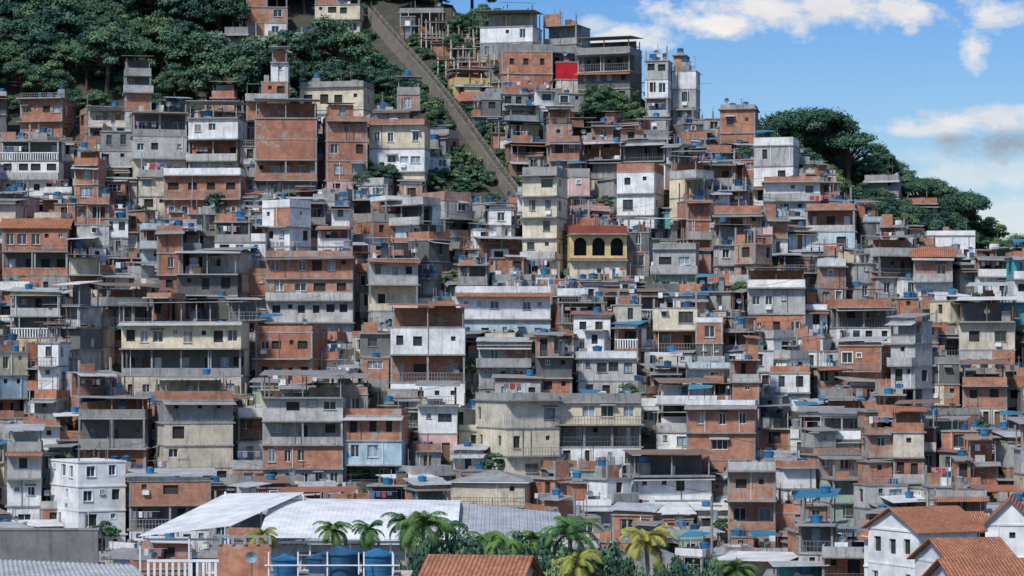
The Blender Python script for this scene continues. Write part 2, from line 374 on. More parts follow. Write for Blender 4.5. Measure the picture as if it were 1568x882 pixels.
def build_house(mb,W,D,nf,fh,mat,r,drop=5,mats=None,roof=None,dens=.88,ver=None,arch=None,shrink=.42,trim=None,clean=False,tanks=None,extra=True,pmat=None):
    x0,x1,y0,y1=-W/2,W/2,-D/2,D/2
    mb.box(x0+.01,x1-.01,y0+.01,y1-.01,-drop,0,'concrete' if not clean else mat)
    z=0.; frame=r.choice(['frame_white','frame_white','frame_dark'])
    if trim is None: trim=r.random()<.2
    if extra and not clean and not mats:
        if r.random()<.4 and W>3.6: annex(mb,x0,x1,y0,r,mat,nf*fh)
        elif r.random()<.15 and W>5: stairs(mb,x0,x1,y0,r)
    for f in range(nf):
        top=nf-1-f
        m=mat
        if mats and top<len(mats): m=mats[top] or mat
        elif not mats and r.random()<.3: m=r.choice(MIX)
        v=(f>0 and r.random()<.32) if ver is None else (top in ver)
        h=fh-.16
        F=lambda u,d,zz,y0=y0: (u,y0+d,zz)
        Lf=lambda u,d,zz,x0=x0: (x0+d,u,zz)
        Rt=lambda u,d,zz,x1=x1: (x1-d,u,zz)
        if arch and top in arch:
            wall(mb,F,x0,x1,z,z+h,winops(r,x0+.1,x1-.1,z,h,1,arch=True),m,r)
            pbox(mb,F,x0,x1,-.05,-.002,z+.0,z+.18,'paint_maroon')
        elif v:
            dep=min(2.2,D*.42)
            B=lambda u,d,zz,y0=y0: (u,y0+dep+d,zz)
            wall(mb,B,x0,x1,z,z+h,winops(r,x0,x1,z,h,.9,True),r.choice([m,'concrete_dark','concrete_dark','brick_red']) if not clean else m,r,frame)  # dark concrete on many back walls paints in the veranda's shade
            pm=r.choice([m,m,'rails','concrete','rails','balus' if r.random()<.3 else m])
            if pm in('rails','balus'): parapet(mb,x0,x1,y0,y0+dep,z,1.0,pm,r)
            else: mb.box(x0,x1,y0,y0+.12,z,z+r.uniform(.75,1.0),pm)
            nc=max(2,int(W/3)+1)
            for k in range(nc):
                x=x0+((x1-x0)-.22)*k/(nc-1); mb.box(x,x+.2,y0+.004,y0+.2,z,z+h,'concrete' if not clean else m)
            if r.random()<.25: laundry(mb,x0+.4,min(x1-.4,x0+3),y0+.05,z+1.75,r)
        else:
            if not mats and r.random()<.3 and x1-x0>3.8:
                us=x0+(x1-x0)*r.uniform(.35,.65); m2=r.choice(MIX)
                wall(mb,F,x0,us,z,z+h,winops(r,x0+.2,us-.05,z,h,dens,f==0),m,r,frame,trim)
                wall(mb,F,us,x1,z,z+h,winops(r,us+.05,x1-.2,z,h,dens,f==0),m2,r,frame,trim)
            else: wall(mb,F,x0,x1,z,z+h,winops(r,x0+.2,x1-.2,z,h,dens,f==0),m,r,frame,trim)
            if m.startswith('brick'):
                for k in (0,1):
                    x=x0-.02 if k==0 else x1-.2; mb.box(x,x+.22,y0-.03,y0+.19,z,z+h,'slab')
        ym0=y0 if not v else y0+.2
        sd=r.uniform(.2,.8)
        for S in (Lf,Rt):
            wall(mb,S,ym0 if not v else y0+min(2.2,D*.42),y1,z,z+h,winops(r,ym0+.6,y1-.2,z,h,sd) if not v else [],m,r,frame,trim)
        mb.q((x0,y1,z),(x1,y1,z),(x1,y1,z+h),(x0,y1,z+h),m)
        of=r.choice([.05,.1,.15,.4,.8,1.0]) if not clean else .08; os_=r.choice([.04,.08,.1,.25])
        mb.box(x0-os_,x1+os_,y0-of,y1,z+h,z+fh,'slab' if not clean else m)
        if of>.7 and f<nf-1 and r.random()<.7:
            parapet(mb,x0-os_,x1+os_,y0-of,y0-.1,z+fh,.85,r.choice(['rails','rails','plaster_grey',m]),r,.08)
        for kk in range(r.choice([0,0,1,2])):
            x=r.uniform(x0+.2,x1-.2); mb.box(x,x+.06,y0-.09,y0-.035,z,z+h,r.choice(['frame_white','frame_dark']))
        if top==0 or r.random()<.15:
            if r.random()<.25 and not clean: sheetroof(mb,x0-.2,x1+.2,y0-1.1,y0-.05,z+h-.35,r,r.choice(['sheet_grey','sheet_zinc','sheet_rust','sheet_grey','tile_roof']),.3)
        z+=fh
        if f<nf-1 and r.random()<shrink and x1-x0>3.4:
            c=r.random(); s=r.uniform(.8,(x1-x0)*.45)
            px0,px1,py0=x0,x1,y0
            if c<.35: x0+=s
            elif c<.7: x1-=s
            elif D>4: y0=min(y0+r.uniform(.8,1.6),y1-2.3)
            if c<.7:
                a,b=(px0,x0-.1) if x0>px0 else (x1+.1,px1)
                if b-a>.8:
                    if r.random()<.6: parapet(mb,a,b,py0-.0,y1,z,.9,r.choice([mat]+PAR),r)
                    roofstuff(mb,a,b,py0,y1,z,r,r.choice([0,1]))
                    if r.random()<.4:
                        sheetroof(mb,a,b,py0-.3,y1,z+2.15,r,r.choice(['sheet_grey','sheet_grey','sheet_zinc']))
                        mb.box(a+.05,a+.15,py0+.05,py0+.15,z,z+2.1,'wood');mb.box(b-.15,b-.05,py0+.05,py0+.15,z,z+2.1,'wood')
    W_=x1-x0
    rf=roof or r.choices(['par','cover','unf','sheet','tile','box','flat'],[.24,.28,.13,.12,.025,.15,.06])[0]
    sm=r.choices(['sheet_grey','sheet_zinc','sheet_rust','sheet_white','tile_roof','sheet_blue'],[.42,.25,.12,.12,.05,.035])[0]
    if rf=='par':
        parapet(mb,x0,x1,y0,y1,z,r.uniform(.5,1.0),pmat or r.choice([mat,mat]+PAR),r); roofstuff(mb,x0,x1,y0+.2,y1,z,r,tanks)
    elif rf=='cover':
        ph=r.choice([0,.9,.9])
        if ph: parapet(mb,x0,x1,y0,y1,z,ph,r.choice([mat]+PAR),r)
        hh=r.uniform(1.8,2.3); n=max(2,int(W_/2.8)+1)
        pmx=r.choice(['concrete','wood','slab'])
        for k in range(n):
            for yy in (y0+.15,y1-.3):
                x=x0+.15+(W_-.45)*k/(n-1); mb.box(x,x+.12,yy,yy+.12,z,z+hh,pmx)
        sheetroof(mb,x0-.3,x1+.3,y0-.5,y1,z+hh+.15,r,sm,r.choice([.1,.3,.5]))
        if r.random()<.6: mb.box(x0+.3,x1-.3,y1-1.6,y1-1.5,z,z+hh-.05,r.choice([mat,'brick_orange','concrete_dark']))
        if r.random()<.6: roofstuff(mb,x0,x1,y0+.2,y1,z,r,1)
        if r.random()<.3: mb.tank(r.uniform(x0+.8,x1-.8),y0+1.8,z+hh+.55,.46)
    elif rf=='unf':
        n=max(2,int(W_/2.4)+1)
        for k in range(n):
            x=x0+.02+(W_-.26)*k/(n-1); hc=r.uniform(.6,2.0); mb.box(x,x+.2,y0,y0+.2,z,z+hc,'slab')
            for e in (.03,.15): mb.box(x+e,x+e+.02,y0+.05,y0+.07,z+hc,z+hc+.6,'frame_dark')
        if r.random()<.5: mb.box(x0+.25,x0+W_*.5,y0+.02,y0+.15,z,z+r.uniform(.5,1.8),'brick_orange')
        roofstuff(mb,x0,x1,y0+.3,y1,z,r,tanks)
    elif rf=='sheet':
        mb.q((x0+.02,y0+.02,z),(x1-.02,y0+.02,z),(x1-.02,y0+.02,z+.3),(x0+.02,y0+.02,z+.3),mat)
        sheetroof(mb,x0-.35,x1+.35,y0-.45,y1+.1,z+.38,r,sm,.5)
        if r.random()<.4: mb.tank(r.uniform(x0+.8,x1-.8),y0+1.6,z+.6,.46)
    elif rf=='tile': gable(mb,x0,x1,y0,y1,z,1.1,'tile_roof',mat,.4,r.choice('xxy'))
    elif rf=='hip':
        h=1.1; a=(x0-.5,y0-.5,z);b=(x1+.5,y0-.5,z);c=(x1+.5,y1+.5,z);d=(x0-.5,y1+.5,z);e=(x0+D/2,0,z+h);g=(x1-D/2,0,z+h)
        mb.q(a,b,g,e,'sheet_grey'); mb.q(c,d,e,g,'sheet_grey'); mb.t(a,e,d,'sheet_grey'); mb.t(b,c,g,'sheet_grey')
        mb.box(x0-.5,x1+.5,y0-.5,y1+.5,z-.08,z-.004,'frame_white')
    elif rf=='box':
        s=r.uniform(.35,.65)*W_; a=x0+r.choice([0,.5,W_-s]); hb=2.15
        a=min(a,x1-s)
        P=lambda u,d,zz: (u,y0+1+d,zz)
        bm=r.choice([mat,'brick_orange','concrete','brick_pale','brick_orange'])
        wall(mb,P,a,a+s,z,z+hb,winops(r,a+.1,a+s-.1,z,hb,.8,True),bm,r)
        for xx in (a,a+s): mb.q((xx,y0+1,z),(xx,y1,z),(xx,y1,z+hb),(xx,y0+1,z+hb),bm)
        if r.random()<.5: mb.box(a-.2,a+s+.2,y0+.6,y1,z+hb,z+hb+.12,'slab')
        else: sheetroof(mb,a-.3,a+s+.3,y0+.4,y1,z+hb+.14,r,sm,.3)
        if r.random()<.4: mb.tank(a+s/2,y0+2,z+hb+.2,.46,stand=.3)
        parapet(mb,x0,x1,y0,y1,z,.6,r.choice([mat,'rails']),r)
        roofstuff(mb,x0,x1,y0+.1,y0+1.2,z,r,r.choice([0,1]))
    elif rf=='flat': roofstuff(mb,x0,x1,y0+.2,y1,z,r,tanks)
    return z
def nm(mat):
    if mat.startswith('brick'): return 'brick_house'
    if mat.startswith('concrete'): return 'concrete_house'
    if mat.startswith('plaster'): return 'plastered_house'
    return {'paint_white':'white_house','paint_cleanwhite':'white_house','paint_cream':'cream_house','paint_yellow':'yellow_house','paint_blue':'pale_blue_house','paint_teal':'teal_house','paint_pink':'pink_house','paint_green':'green_house','paint_red':'red_house','paint_maroon':'maroon_house'}[mat]
HER=[]; PL=[]
def hero(a0,a1,et,eb,mat,yaw=0,D=5.5,low=18,name=None,**k):
    X,Y=survey((a0+a1)/2,eb+low)
    Yc=Y+D/2; X=((a0+a1)/2-784)/FPX*Y; yw=math.radians(yaw)
    proj=(a1-a0)*Y/FPX
    W=max(3,(proj-D*abs(math.sin(yw)))/math.cos(yw))
    zg=T(X,Y); zt=CAMZ+(560-et)*Y/FPX
    H=zt-zg; nf=max(1,round(H/2.65)); fh=H/nf
    r=random.Random(int(a0*7+et)); mb=MB()
    build_house(mb,W,D,nf,fh,mat,r,drop=4,shrink=k.pop('shrink',0),**k)
    mb.obj(name or nm(mat),(X,Yc,zg),yw)
    HER.append((a0,a1,Y,eb,X,Yc,W,D,yw)); PL.append((X,Yc,W,D))
c='paint_cleanwhite'; pw='paint_white'; pg='plaster_grey'; pb='plaster_beige'; bo='brick_orange'; cr='paint_cream'
hero(185,375,492,600,cr,-4,roof='cover',dens=1,ver=(1,),trim=False,mats=[cr,cr,pb,pb])
hero(727,857,612,724,pb,24,D=8,roof='par',dens=.7,ver=(),mats=[pb,cr,cr])
hero(800,870,268,412,cr,-16,D=5,roof='par',dens=.85,ver=(),mats=[cr,cr,cr,cr,cr],tanks=2)
hero(695,843,448,512,pw,3,roof='par',dens=.8,ver=(),mats=[pw,'paint_blue'],trim=False)
hero(598,712,500,612,c,0,roof='cover',dens=.8,ver=(1,),mats=[pw,c,c,c])
hero(868,960,358,432,'paint_yellow',4,roof='par',arch=(0,),ver=(),mats=['paint_yellow',cr,cr],dens=.6,low=6,pmat='paint_maroon',name='yellow_arcaded_house')
hero(388,485,180,290,'brick_red',2,roof='cover',ver=(2,),mats=['brick_red','brick_red',bo,'concrete_dark'],dens=.6)
hero(565,657,190,283,cr,-6,roof='par',mats=[cr,pw,cr,bo],ver=())
hero(490,562,185,290,bo,10,D=5,roof='box',ver=(),mats=[bo,'brick_red',bo,'paint_pink'])
hero(0,90,215,288,c,0,roof='par',dens=1,ver=(0,),mats=[pw,c,c])
hero(458,570,132,186,cr,-12,roof='par',ver=(),dens=.9,tanks=3)
hero(390,497,508,572,'brick_red',-14,roof='par',ver=(),mats=['brick_red',bo],dens=.9)
hero(408,540,392,512,'brick_pale',0,roof='par',ver=(),mats=[bo,'brick_pale',pg,pg],dens=.95)
hero(402,525,608,738,'concrete',0,roof='cover',ver=(1,),mats=[pg,'concrete',bo,'concrete'],dens=.8)
hero(225,355,612,732,pb,16,D=7,roof='cover',ver=(),mats=['concrete',pb,pb,pb],dens=.6)
hero(60,188,706,848,c,30,D=8,roof='flat',ver=(),dens=1,clean=True,mats=[c,c,c,c],low=10,tanks=0)
hero(845,982,615,702,'concrete',4,roof='par',ver=(1,),mats=[cr,'concrete',pw])
hero(1052,1168,620,730,bo,-8,D=6,roof='par',ver=(),mats=[bo,bo,bo],dens=.8)
hero(960,1090,728,785,c,6,roof='cover',ver=(),mats=[c,c],dens=.8)
hero(690,822,738,782,pb,-10,D=7,roof='hip',ver=(),mats=[pb,cr],dens=.7,low=30)
hero(1155,1230,222,300,pw,-14,roof='par',ver=(),mats=[pg,pw,pw])
hero(1170,1262,278,318,pw,-6,roof='par',ver=(),mats=[pw,'paint_blue'])
hero(1030,1075,108,175,pw,-12,D=4,roof='box',mats=[pw,pg,pg])
hero(988,1032,92,190,pg,-12,D=4,roof='unf',mats=[pg,pw,pg])
hero(885,985,82,172,'concrete_dark',-20,roof='cover',ver=(0,),mats=['concrete','concrete_dark','concrete'],dens=.9)
hero(1285,1372,528,590,'brick_red',-18,roof='sheet',ver=(),mats=['brick_red',bo])
hero(1185,1250,715,765,c,10,roof='par',ver=(),mats=[c,c])
hero(0,103,348,440,bo,3,roof='tile',ver=(1,),mats=[bo,bo,'concrete','concrete'])
hero(527,622,636,732,bo,-5,roof='par',ver=(2,),mats=[bo,'paint_blue',pw])
hero(558,640,395,500,pg,6,roof='cover',ver=(1,),mats=[pg,cr,pg])
hero(30,107,150,205,bo,-10,roof='par',ver=(),mats=['brick_red',bo])
hero(190,285,172,262,'concrete',12,D=6,roof='unf',ver=(0,),mats=['concrete',pg,pb])
hero(288,372,180,262,pg,-6,D=6,roof='cover',mats=[pw,pb,pg])
hero(1400,1470,392,452,pw,-10,roof='tile',ver=())
hero(1420,1500,360,392,c,-6,roof='par',ver=(),mats=[c,c])
hero(1103,1166,166,222,bo,-10,D=5,roof='par',ver=(),mats=[bo,'brick_red'])
hero(852,882,94,132,'paint_red',5,D=4,roof='flat',ver=(),mats=['paint_red',pb],dens=.0,tanks=0)
hero(735,830,40,95,pg,-14,roof='cover',mats=[pw,'concrete'],dens=.8)
hero(832,905,38,80,'concrete',-22,roof='unf',ver=(0,))
hero(762,846,78,128,bo,6,roof='par',ver=())
hero(945,1020,262,345,pg,-16,roof='par',ver=(),mats=[pw,pw,pw])
hero(612,683,18,46,'brick_red',-4,roof='par',ver=(0,),low=6)
hero(372,440,10,42,bo,5,roof='unf')
hero(482,555,6,36,cr,-4,roof='unf')
hero(0,62,690,812,pg,8,roof='cover',ver=(),mats=[pg,pw,pw],low=8)
hero(190,322,735,842,pw,6,roof='sheet',ver=(1,),mats=[bo,pw,pw],low=8)
hero(120,222,640,716,'concrete_dark',0,roof='cover',ver=(0,),mats=['concrete_dark','brick_red'])
hero(1270,1366,470,515,pw,8,roof='cover')
hero(1145,1240,440,502,'brick_pale',-6,roof='cover',mats=[pg,bo])
hero(1470,1568,492,560,pg,-12,roof='cover')
hero(1325,1388,275,308,c,-14,roof='par',ver=(),D=5)
hero(1388,1440,312,345,c,-6,roof='par',ver=(),D=5)
hero(1235,1320,320,372,pg,-10,roof='par',mats=[pg,'paint_blue'])
hero(208,330,270,312,pb,4,roof='par',ver=())
hero(250,372,268,325,bo,-3,roof='par',ver=())
hero(1115,1196,720,840,'brick_pale',-6,roof='par')
hero(1552,1600,392,480,'paint_teal',0,roof='par',ver=(),D=5)
hero(868,905,270,312,'paint_pink',-4,roof='par',ver=(),D=4,mats=['paint_pink','paint_pink'])
hero(1475,1552,590,640,'brick_pale',-8,roof='cover',mats=[bo,pb])
hero(1180,1250,570,615,pw,-8,roof='par',ver=(),mats=[pw,pg])
hero(880,975,548,600,pg,4,roof='par',ver=(),mats=[pg,pg],dens=1)
hero(1000,1075,380,440,'paint_green',-8,roof='par',mats=[pg,'paint_green'])
hero(640,700,620,690,'paint_pink',0,roof='cover',mats=[pw,'paint_pink'])
for t_ in ((735,806,333,292),(655,735,352,225),(585,660,372,95)):   # keep the stairway verge open
    HER.append((t_[0],t_[1],t_[2],t_[3],999,t_[2],0,0,0))
# ------------------------------------------------------------------ infill houses
def stair_x(Y): return -20+(387-Y)/(387-333)*21.3
def green(X,Y,w=0):
    if X-w<stair_x(Y)+1.4 and Y>351:
        if 380<Y<396 and -40<X<-28: return False
        return True
    if 331<Y<=352 and -9.5<X<stair_x(Y)+1.5+w: return True
    if 352<Y<359 and 10<X<16: return True
    if Y>366 and X<-1: return True
    return False
WT=[('brick_orange',.21),('brick_red',.095),('brick_pale',.10),('concrete',.095),('concrete_dark',.045),('plaster_grey',.115),('plaster_beige',.105),('paint_white',.155),('paint_cleanwhite',.035),('paint_cream',.065),('paint_blue',.03),('paint_yellow',.014),('paint_pink',.024),('paint_green',.018),('paint_teal',.01),('paint_maroon',.006)]
cnt=0
def infill(x,y,W,D,nf,fh,yaw,fill=False):
    global cnt
    yr=np.interp(x,RX,RY)
    if y>yr+1 or green(x,y,W/2): return
    if y<250 and x<22 and y<236: return
    yf=y-D/2; zg=T(x,yf)
    a0=784+FPX*(x-W/2-.6)/y; a1=784+FPX*(x+W/2+.6)/y
    mx=99
    for (h0,h1,hY,eb,hX,hYc,hW,hD,hy) in HER:
        ov=min(a1,h1)-max(a0,h0)
        if ov>3 and abs(y-hYc)<(D+hD)/2-(.9 if not fill else 2.0) and abs(x-hX)<(W+hW)/2-.4: return
        if ov>10 and y<hYc: mx=min(mx,CAMZ+(560-eb)*yf/FPX-zg)
    tight=False
    if mx<40:
        while nf*fh+.4>mx and nf>1: nf-=1
        tight=mx<nf*fh+2.2
        if nf*fh>mx+1.8: zg-=min(1.2,nf*fh-mx-1.8)
    if y>370: nf=min(nf,1)
    elif y>yr-10: nf=min(nf,2)
    elif y>yr-20: nf=min(nf,3)
    mat=R.choices([a for a,b in WT],[b for a,b in WT])[0]
    mb=MB(); r=random.Random(cnt*13+5)
    build_house(mb,W,D,nf,fh,mat,r,drop=5,roof=r.choice(['par','flat','unf','sheet']) if tight else None)
    mb.obj(nm(mat),(x,y,zg+R.uniform(-.7,.7)),yaw); cnt+=1
    PL.append((x,y,W,D))
Y=224.0; row=0
while Y<392:
    lim=.2*Y+12; X=-lim+R.uniform(0,5)
    while X<lim:
        W=R.choice([3,3.4,3.8,4.2,4.6,5,5,5.5,6,7]); D=R.uniform(3.4,4.6)
        x=X+W/2; y=Y+R.uniform(-1.6,1.6)+1.4*math.sin(x*.13+row)
        X+=W+R.choice([-.5,-.3,-.1,.1,.3,.6])
        yaw=math.radians(22*mnoise.noise(Vector((x*.05,y*.05,1.3)))*1.7+R.uniform(-9,9))
        if R.random()<.18: yaw+=math.radians(R.choice([-30,30]))
        nf=R.choices([1,2,3,4,5],[.14,.35,.31,.14,.06])[0]
        if y<245: nf=R.choice([2,3,3,4])
        infill(x,y,W,D,nf,R.uniform(2.25,2.6),yaw)
    Y+=4.1; row+=1
first=cnt
for k in range(9000):     # shacks squeezed into whatever yards are left
    y=R.uniform(238,385); x=R.uniform(-.2*y-4,.2*y+4)
    if any(abs(x-p[0])<p[2]/2+.9 and abs(y-p[1])<p[3]/2+.5 for p in PL): continue
    infill(x,y,R.uniform(2.6,4.2),R.uniform(2.6,3.6),R.choice([1,1,2]),R.uniform(2.25,2.5),R.uniform(-.4,.4),True)
print('houses',first,cnt,len(HER))
# ------------------------------------------------------------------ overhead cables
mb=MB(); pts=[p for p in PL if abs(p[0])<.2*p[1]]
for k in range(200):
    p=R.choice(pts); a=Vector((p[0],p[1]-p[3]/2-.3,T(p[0],p[1]-p[3]/2)+R.uniform(3,7.5)))
    dx=R.uniform(-16,16); q=Vector((a.x+dx,a.y+R.uniform(-2,2),0)); q.z=a.z+R.uniform(-1.5,1.5)
    pv=a; sag=abs(dx)*.05
    for i in range(1,7):
        t=i/6; c_=a.lerp(q,t); c_.z-=sag*4*t*(1-t); mb.limb(pv,c_,.022,.022,'cable',3); pv=c_
mb.obj('overhead_cables')
# ------------------------------------------------------------------ ground
def spaced(a,b,s,far):
    L=[a+i*s for i in range(int((b-a)/s)+1)]
    e=s; x=L[-1]
    while x<far: e*=1.5; x+=e; L.append(x)
    e=s; x=L[0]; pre=[]
    while x>-far: e*=1.5; x-=e; pre.append(x)
    return pre[::-1]+L
xs=spaced(-150,150,3,4000); ys=spaced(200,560,3,5000)
vs=[(x,y,T(x,y)) for y in ys for x in xs]
n=len(xs); fs=[(j*n+i,j*n+i+1,(j+1)*n+i+1,(j+1)*n+i) for j in range(len(ys)-1) for i in range(n-1)]
me=bpy.data.meshes.new('hillside_ground'); me.from_pydata(vs,[],fs)
me.materials.append(MATS['soil'])
go=bpy.data.objects.new('hillside_ground',me); sc.collection.objects.link(go)
# ------------------------------------------------------------------ trees
TOP={}
def tree_mesh(name,seed,H,Rc,np_,nl,ls,mats,bark='bark',flat=.55,low=.45):
    r=random.Random(seed); rs=np.random.RandomState(seed); mb=MB()
    mb.limb((0,0,-1.5),(r.uniform(-.2,.2),0,H*low),Rc*.075,Rc*.05,bark,8)
    pf=[]
    for k in range(np_):
        a=r.uniform(0,6.283); q=math.sqrt(r.random()); el=r.uniform(-.35,1)
        rad=Rc*q*.85; zz=H-Rc*flat*.5-(rad/Rc)**2*Rc*flat*.9+ (el-.6)*Rc*flat*.45
        p=(rad*math.cos(a),rad*math.sin(a),zz); pr=Rc*r.uniform(.14,.30)
        pf.append((p,pr))
        if k%2==0:
            mid=(p[0]*.4,p[1]*.4,H*low+(p[2]-H*low)*.45)
            mb.limb((0,0,H*low-.1),mid,Rc*.035,Rc*.022,bark,5); mb.limb(mid,p,Rc*.022,Rc*.006,bark,5)
    per=nl//np_; tz=0
    for (p,pr) in pf:
        d=rs.normal(size=(per,3)); d/=np.linalg.norm(d,axis=1)[:,None]
        d[:,2]=np.where(d[:,2]<-.3,-d[:,2]*.6,d[:,2])
        rr=pr*(.5+.75*rs.rand(per)**1.3)[:,None]
        c=np.array(p)+d*rr*np.array([1,1,.75]); tz=max(tz,c[:,2].max())
        nn=d+rs.normal(size=(per,3))*.45+np.array([0,0,.3]); nn/=np.linalg.norm(nn,axis=1)[:,None]
        u=np.cross(nn,rs.normal(size=(per,3))); u/=np.linalg.norm(u,axis=1)[:,None]; w=np.cross(nn,u)
        s=(ls*(.6+.8*rs.rand(per)))[:,None]; u=u*s; w=w*s*.6
        A=c-u; B=c+w; C=c+u; Dd=c-w
        i=len(mb.v); V=np.stack([A,B,C,Dd],1).reshape(-1,3)
        mb.v+=list(map(tuple,V.tolist()))
        m=mb.mi(r.choices(mats,[.35,.4,.25])[0])
        mb.f+=[(i+4*k,i+4*k+1,i+4*k+2,i+4*k+3) for k in range(per)]; mb.m+=[m]*per
    me=mb.mesh(name); TOP[me.name]=float(tz); return me
LM=['leaf_dark','leaf_mid','leaf_light']
TM=[tree_mesh('tree_%d'%i,i+3,R.uniform(8.5,11),R.uniform(4,5.2),50,12000,.18,LM,flat=R.uniform(.8,1.2)) for i in range(5)]
TP=tree_mesh('pale_tree',77,9,4.2,40,11000,.2,['leaf_pale','leaf_light','leaf_pale'],flat=1.0)
TB=[tree_mesh('bush_%d'%i,i+31,2.6,1.7,18,2600,.14,LM,flat=.9,low=.2) for i in range(3)]
TU=[tree_mesh('umbrella_tree_%d'%i,i+51,12,6.2,50,10000,.2,LM,flat=.42,low=.5) for i in range(2)]
def empty(name):
    e=bpy.data.objects.new(name,None); sc.collection.objects.link(e); return e
def put(me,name,x,y,z,s,parent=None,sz=None):
    o=bpy.data.objects.new(name,me); o.location=(x,y,z); o.scale=(s,s,s*(sz or 1)); o.rotation_euler=(R.uniform(-.06,.06),R.uniform(-.06,.06),R.uniform(0,6.28))
    sc.collection.objects.link(o)
    if parent: o.parent=parent
    return o
fo=empty('hillside_forest')
Y=353.5
while Y<455:
    X=-.2*Y-22
    while X<8:
        x=X+R.uniform(-1.8,1.8); y=Y+R.uniform(-1.8,1.8); X+=4.3
        yr=np.interp(x,RX,RY)
        if y>yr+9: continue
        st=stair_x(y)
        if y<391 and x>st-2.4: continue
        if any(abs(x-p[0])<p[2]/2+1.3 and -6<y-p[1]<p[3]/2+1.5 for p in PL):
            if not any(abs(x-p[0])<p[2]/2+1 and abs(y-p[1])<p[3]/2+1 for p in PL): put(TB[R.randrange(3)],'shrub',x,y,T(x,y)-.4,R.uniform(.6,1.1),fo)
            continue
        if y<359 or (370<y<=380 and -41<x<-10) or (y<391 and x>st-7):
            put(R.choice(TM),'forest_tree',x,y,T(x,y)-1,R.uniform(.3,.5),fo); continue
        put(R.choice(TM),'forest_tree',x,y,T(x,y)-R.uniform(0,2),R.choice([.55,.7,.8,.9,1.15]),fo)
    Y+=4.3
for k in range(14):
    y=R.uniform(376,388); x=R.uniform(-9,3); put(R.choice(TM),'forest_tree',x,y,T(x,y)-1,R.uniform(.35,.6),fo)
x,y=survey(410,150); put(TP,'pale_leaf_tree',x,y-1,T(x,y-1)+1.5,.95)
x,y=survey(455,185); put(TP,'pale_leaf_tree',x-2,y+2,T(x,y+2)-.5,.6)
x,y=survey(330,110); put(TP,'pale_leaf_tree',x,y,T(x,y)+1,.6)
for k in range(120):
    y=R.uniform(330,372); x=stair_x(y)-R.uniform(1.6,10)
    if x<-12 and y<353: continue
    put(R.choice(TB),'shrub',x,y,T(x,y)-.5,R.uniform(.6,1.1),fo)
for k in range(70):
    y=R.uniform(336,382); x=stair_x(y)+R.uniform(1.4,4.8); put(R.choice(TB),'shrub',x,y,T(x,y)-.5,R.uniform(.5,.85),fo)
fb=empty('ridge_trees')
Y=350
while Y<402:
    X=28
    while X<84:
        x=X+R.uniform(-1.5,1.5); y=Y+R.uniform(-1.5,1.5); X+=3.7
        h=T(x,y)
        if h<8 or y<np.interp(x,RX,RY)+5: continue
        s=R.uniform(.5,.82)
        if y<365: s*=.75
        put(R.choice(TM+TU[:1]),'ridge_tree',x,y,h-1.2,s,fb)
    Y+=3.9
for (a,s) in ((1175,.85),(1205,.95),(1250,1.0),(1300,.85)):
    x=(a-784)/FPX*376; put(TU[0] if a<1230 else TU[1],'umbrella_tree',x,376,T(x,376)-2.2,s)
for (a,e,s,n_) in ((930,185,.62,4),(900,190,.5,3),(1065,325,.42,3),(570,300,.5,3),(600,290,.4,2),(150,320,.35,2),(1080,160,.35,2),(980,200,.4,2),(780,130,.35,2),(1130,250,.32,2),(700,90,.35,2)):
    for k in range(n_):
        x,y=survey(a+R.uniform(-22,22),e+R.uniform(-6,10)); put(R.choice(TM),'garden_tree',x,y,T(x,y),s*R.uniform(.8,1.1))
for k in range(330):
    y=R.uniform(245,372); x=R.uniform(-.2*y,.2*y)
    if y<np.interp(x,RX,RY)-2 and not green(x,y): put(R.choice(TB),'shrub',x,y,T(x,y)-.2+R.choice([0,0,2.0]),R.uniform(.4,1.0))
# ------------------------------------------------------------------ long concrete stairway
mb=MB(); A=Vector((-21.0,390,0)); B=Vector((2.3,330,0)); d=(B-A); L=d.length; d.normalize(); s=Vector((d.y,-d.x,0))
n=int(L/.45)
for k in range(n):
    p=A+d*(k*.45); z=T(p.x,p.y)+1.6; q=p+d*.45; V0=Vector((0,0,z-4)); V1=Vector((0,0,z))
    mb.hexa([tuple(v) for v in (V0+p-s*.4,V0+p+s*.4,V0+q+s*.4,V0+q-s*.4,V1+p-s*.4,V1+p+s*.4,V1+q+s*.4,V1+q-s*.4)],'stair_concrete' if k%2 else 'concrete_dark')
    for e in (-1,1):
        a=p+s*e*.42; b=p+s*e*.56; c_=q+s*e*.56; f=q+s*e*.42; z2=T(q.x,q.y)+1.6
        mb.hexa([(a.x,a.y,z-4),(b.x,b.y,z-4),(c_.x,c_.y,z2-4),(f.x,f.y,z2-4),(a.x,a.y,z+.45),(b.x,b.y,z+.45),(c_.x,c_.y,z2+.45),(f.x,f.y,z2+.45)],'stair_concrete')
    if k%6==0: mb.box(p.x-.06,p.x+.06,p.y-.06,p.y+.06,z-3,z+1.3,'wood')
mb.obj('concrete_stairway')
mb=MB()
for k in range(120):
    x0,y0=survey(R.uniform(615,755),R.uniform(55,240))
    if x0<stair_x(y0)+2.0: continue
    if any(abs(x0-p[0])<p[2]/2 and abs(y0-p[1])<p[3]/2 for p in PL): continue
    z0=T(x0,y0); w=R.uniform(1.5,3.5)
    for e in (0,w/2,w): mb.box(x0+e,x0+e+.14,y0,y0+.14,z0-1,z0+R.uniform(2.2,4.0),R.choice(['wood','slab','plaster_beige']))
    mb.box(x0-.2,x0+w+.3,y0-.1,y0+1.5,z0+2,z0+2.14,R.choice(['wood','slab','sheet_rust','slab']))
    if R.random()<.4: mb.box(x0,x0+w,y0+.2,y0+1.4,z0-1,z0+1.98,R.choice(['brick_orange','concrete','wood']))
mb.obj('timber_stilt_platforms')
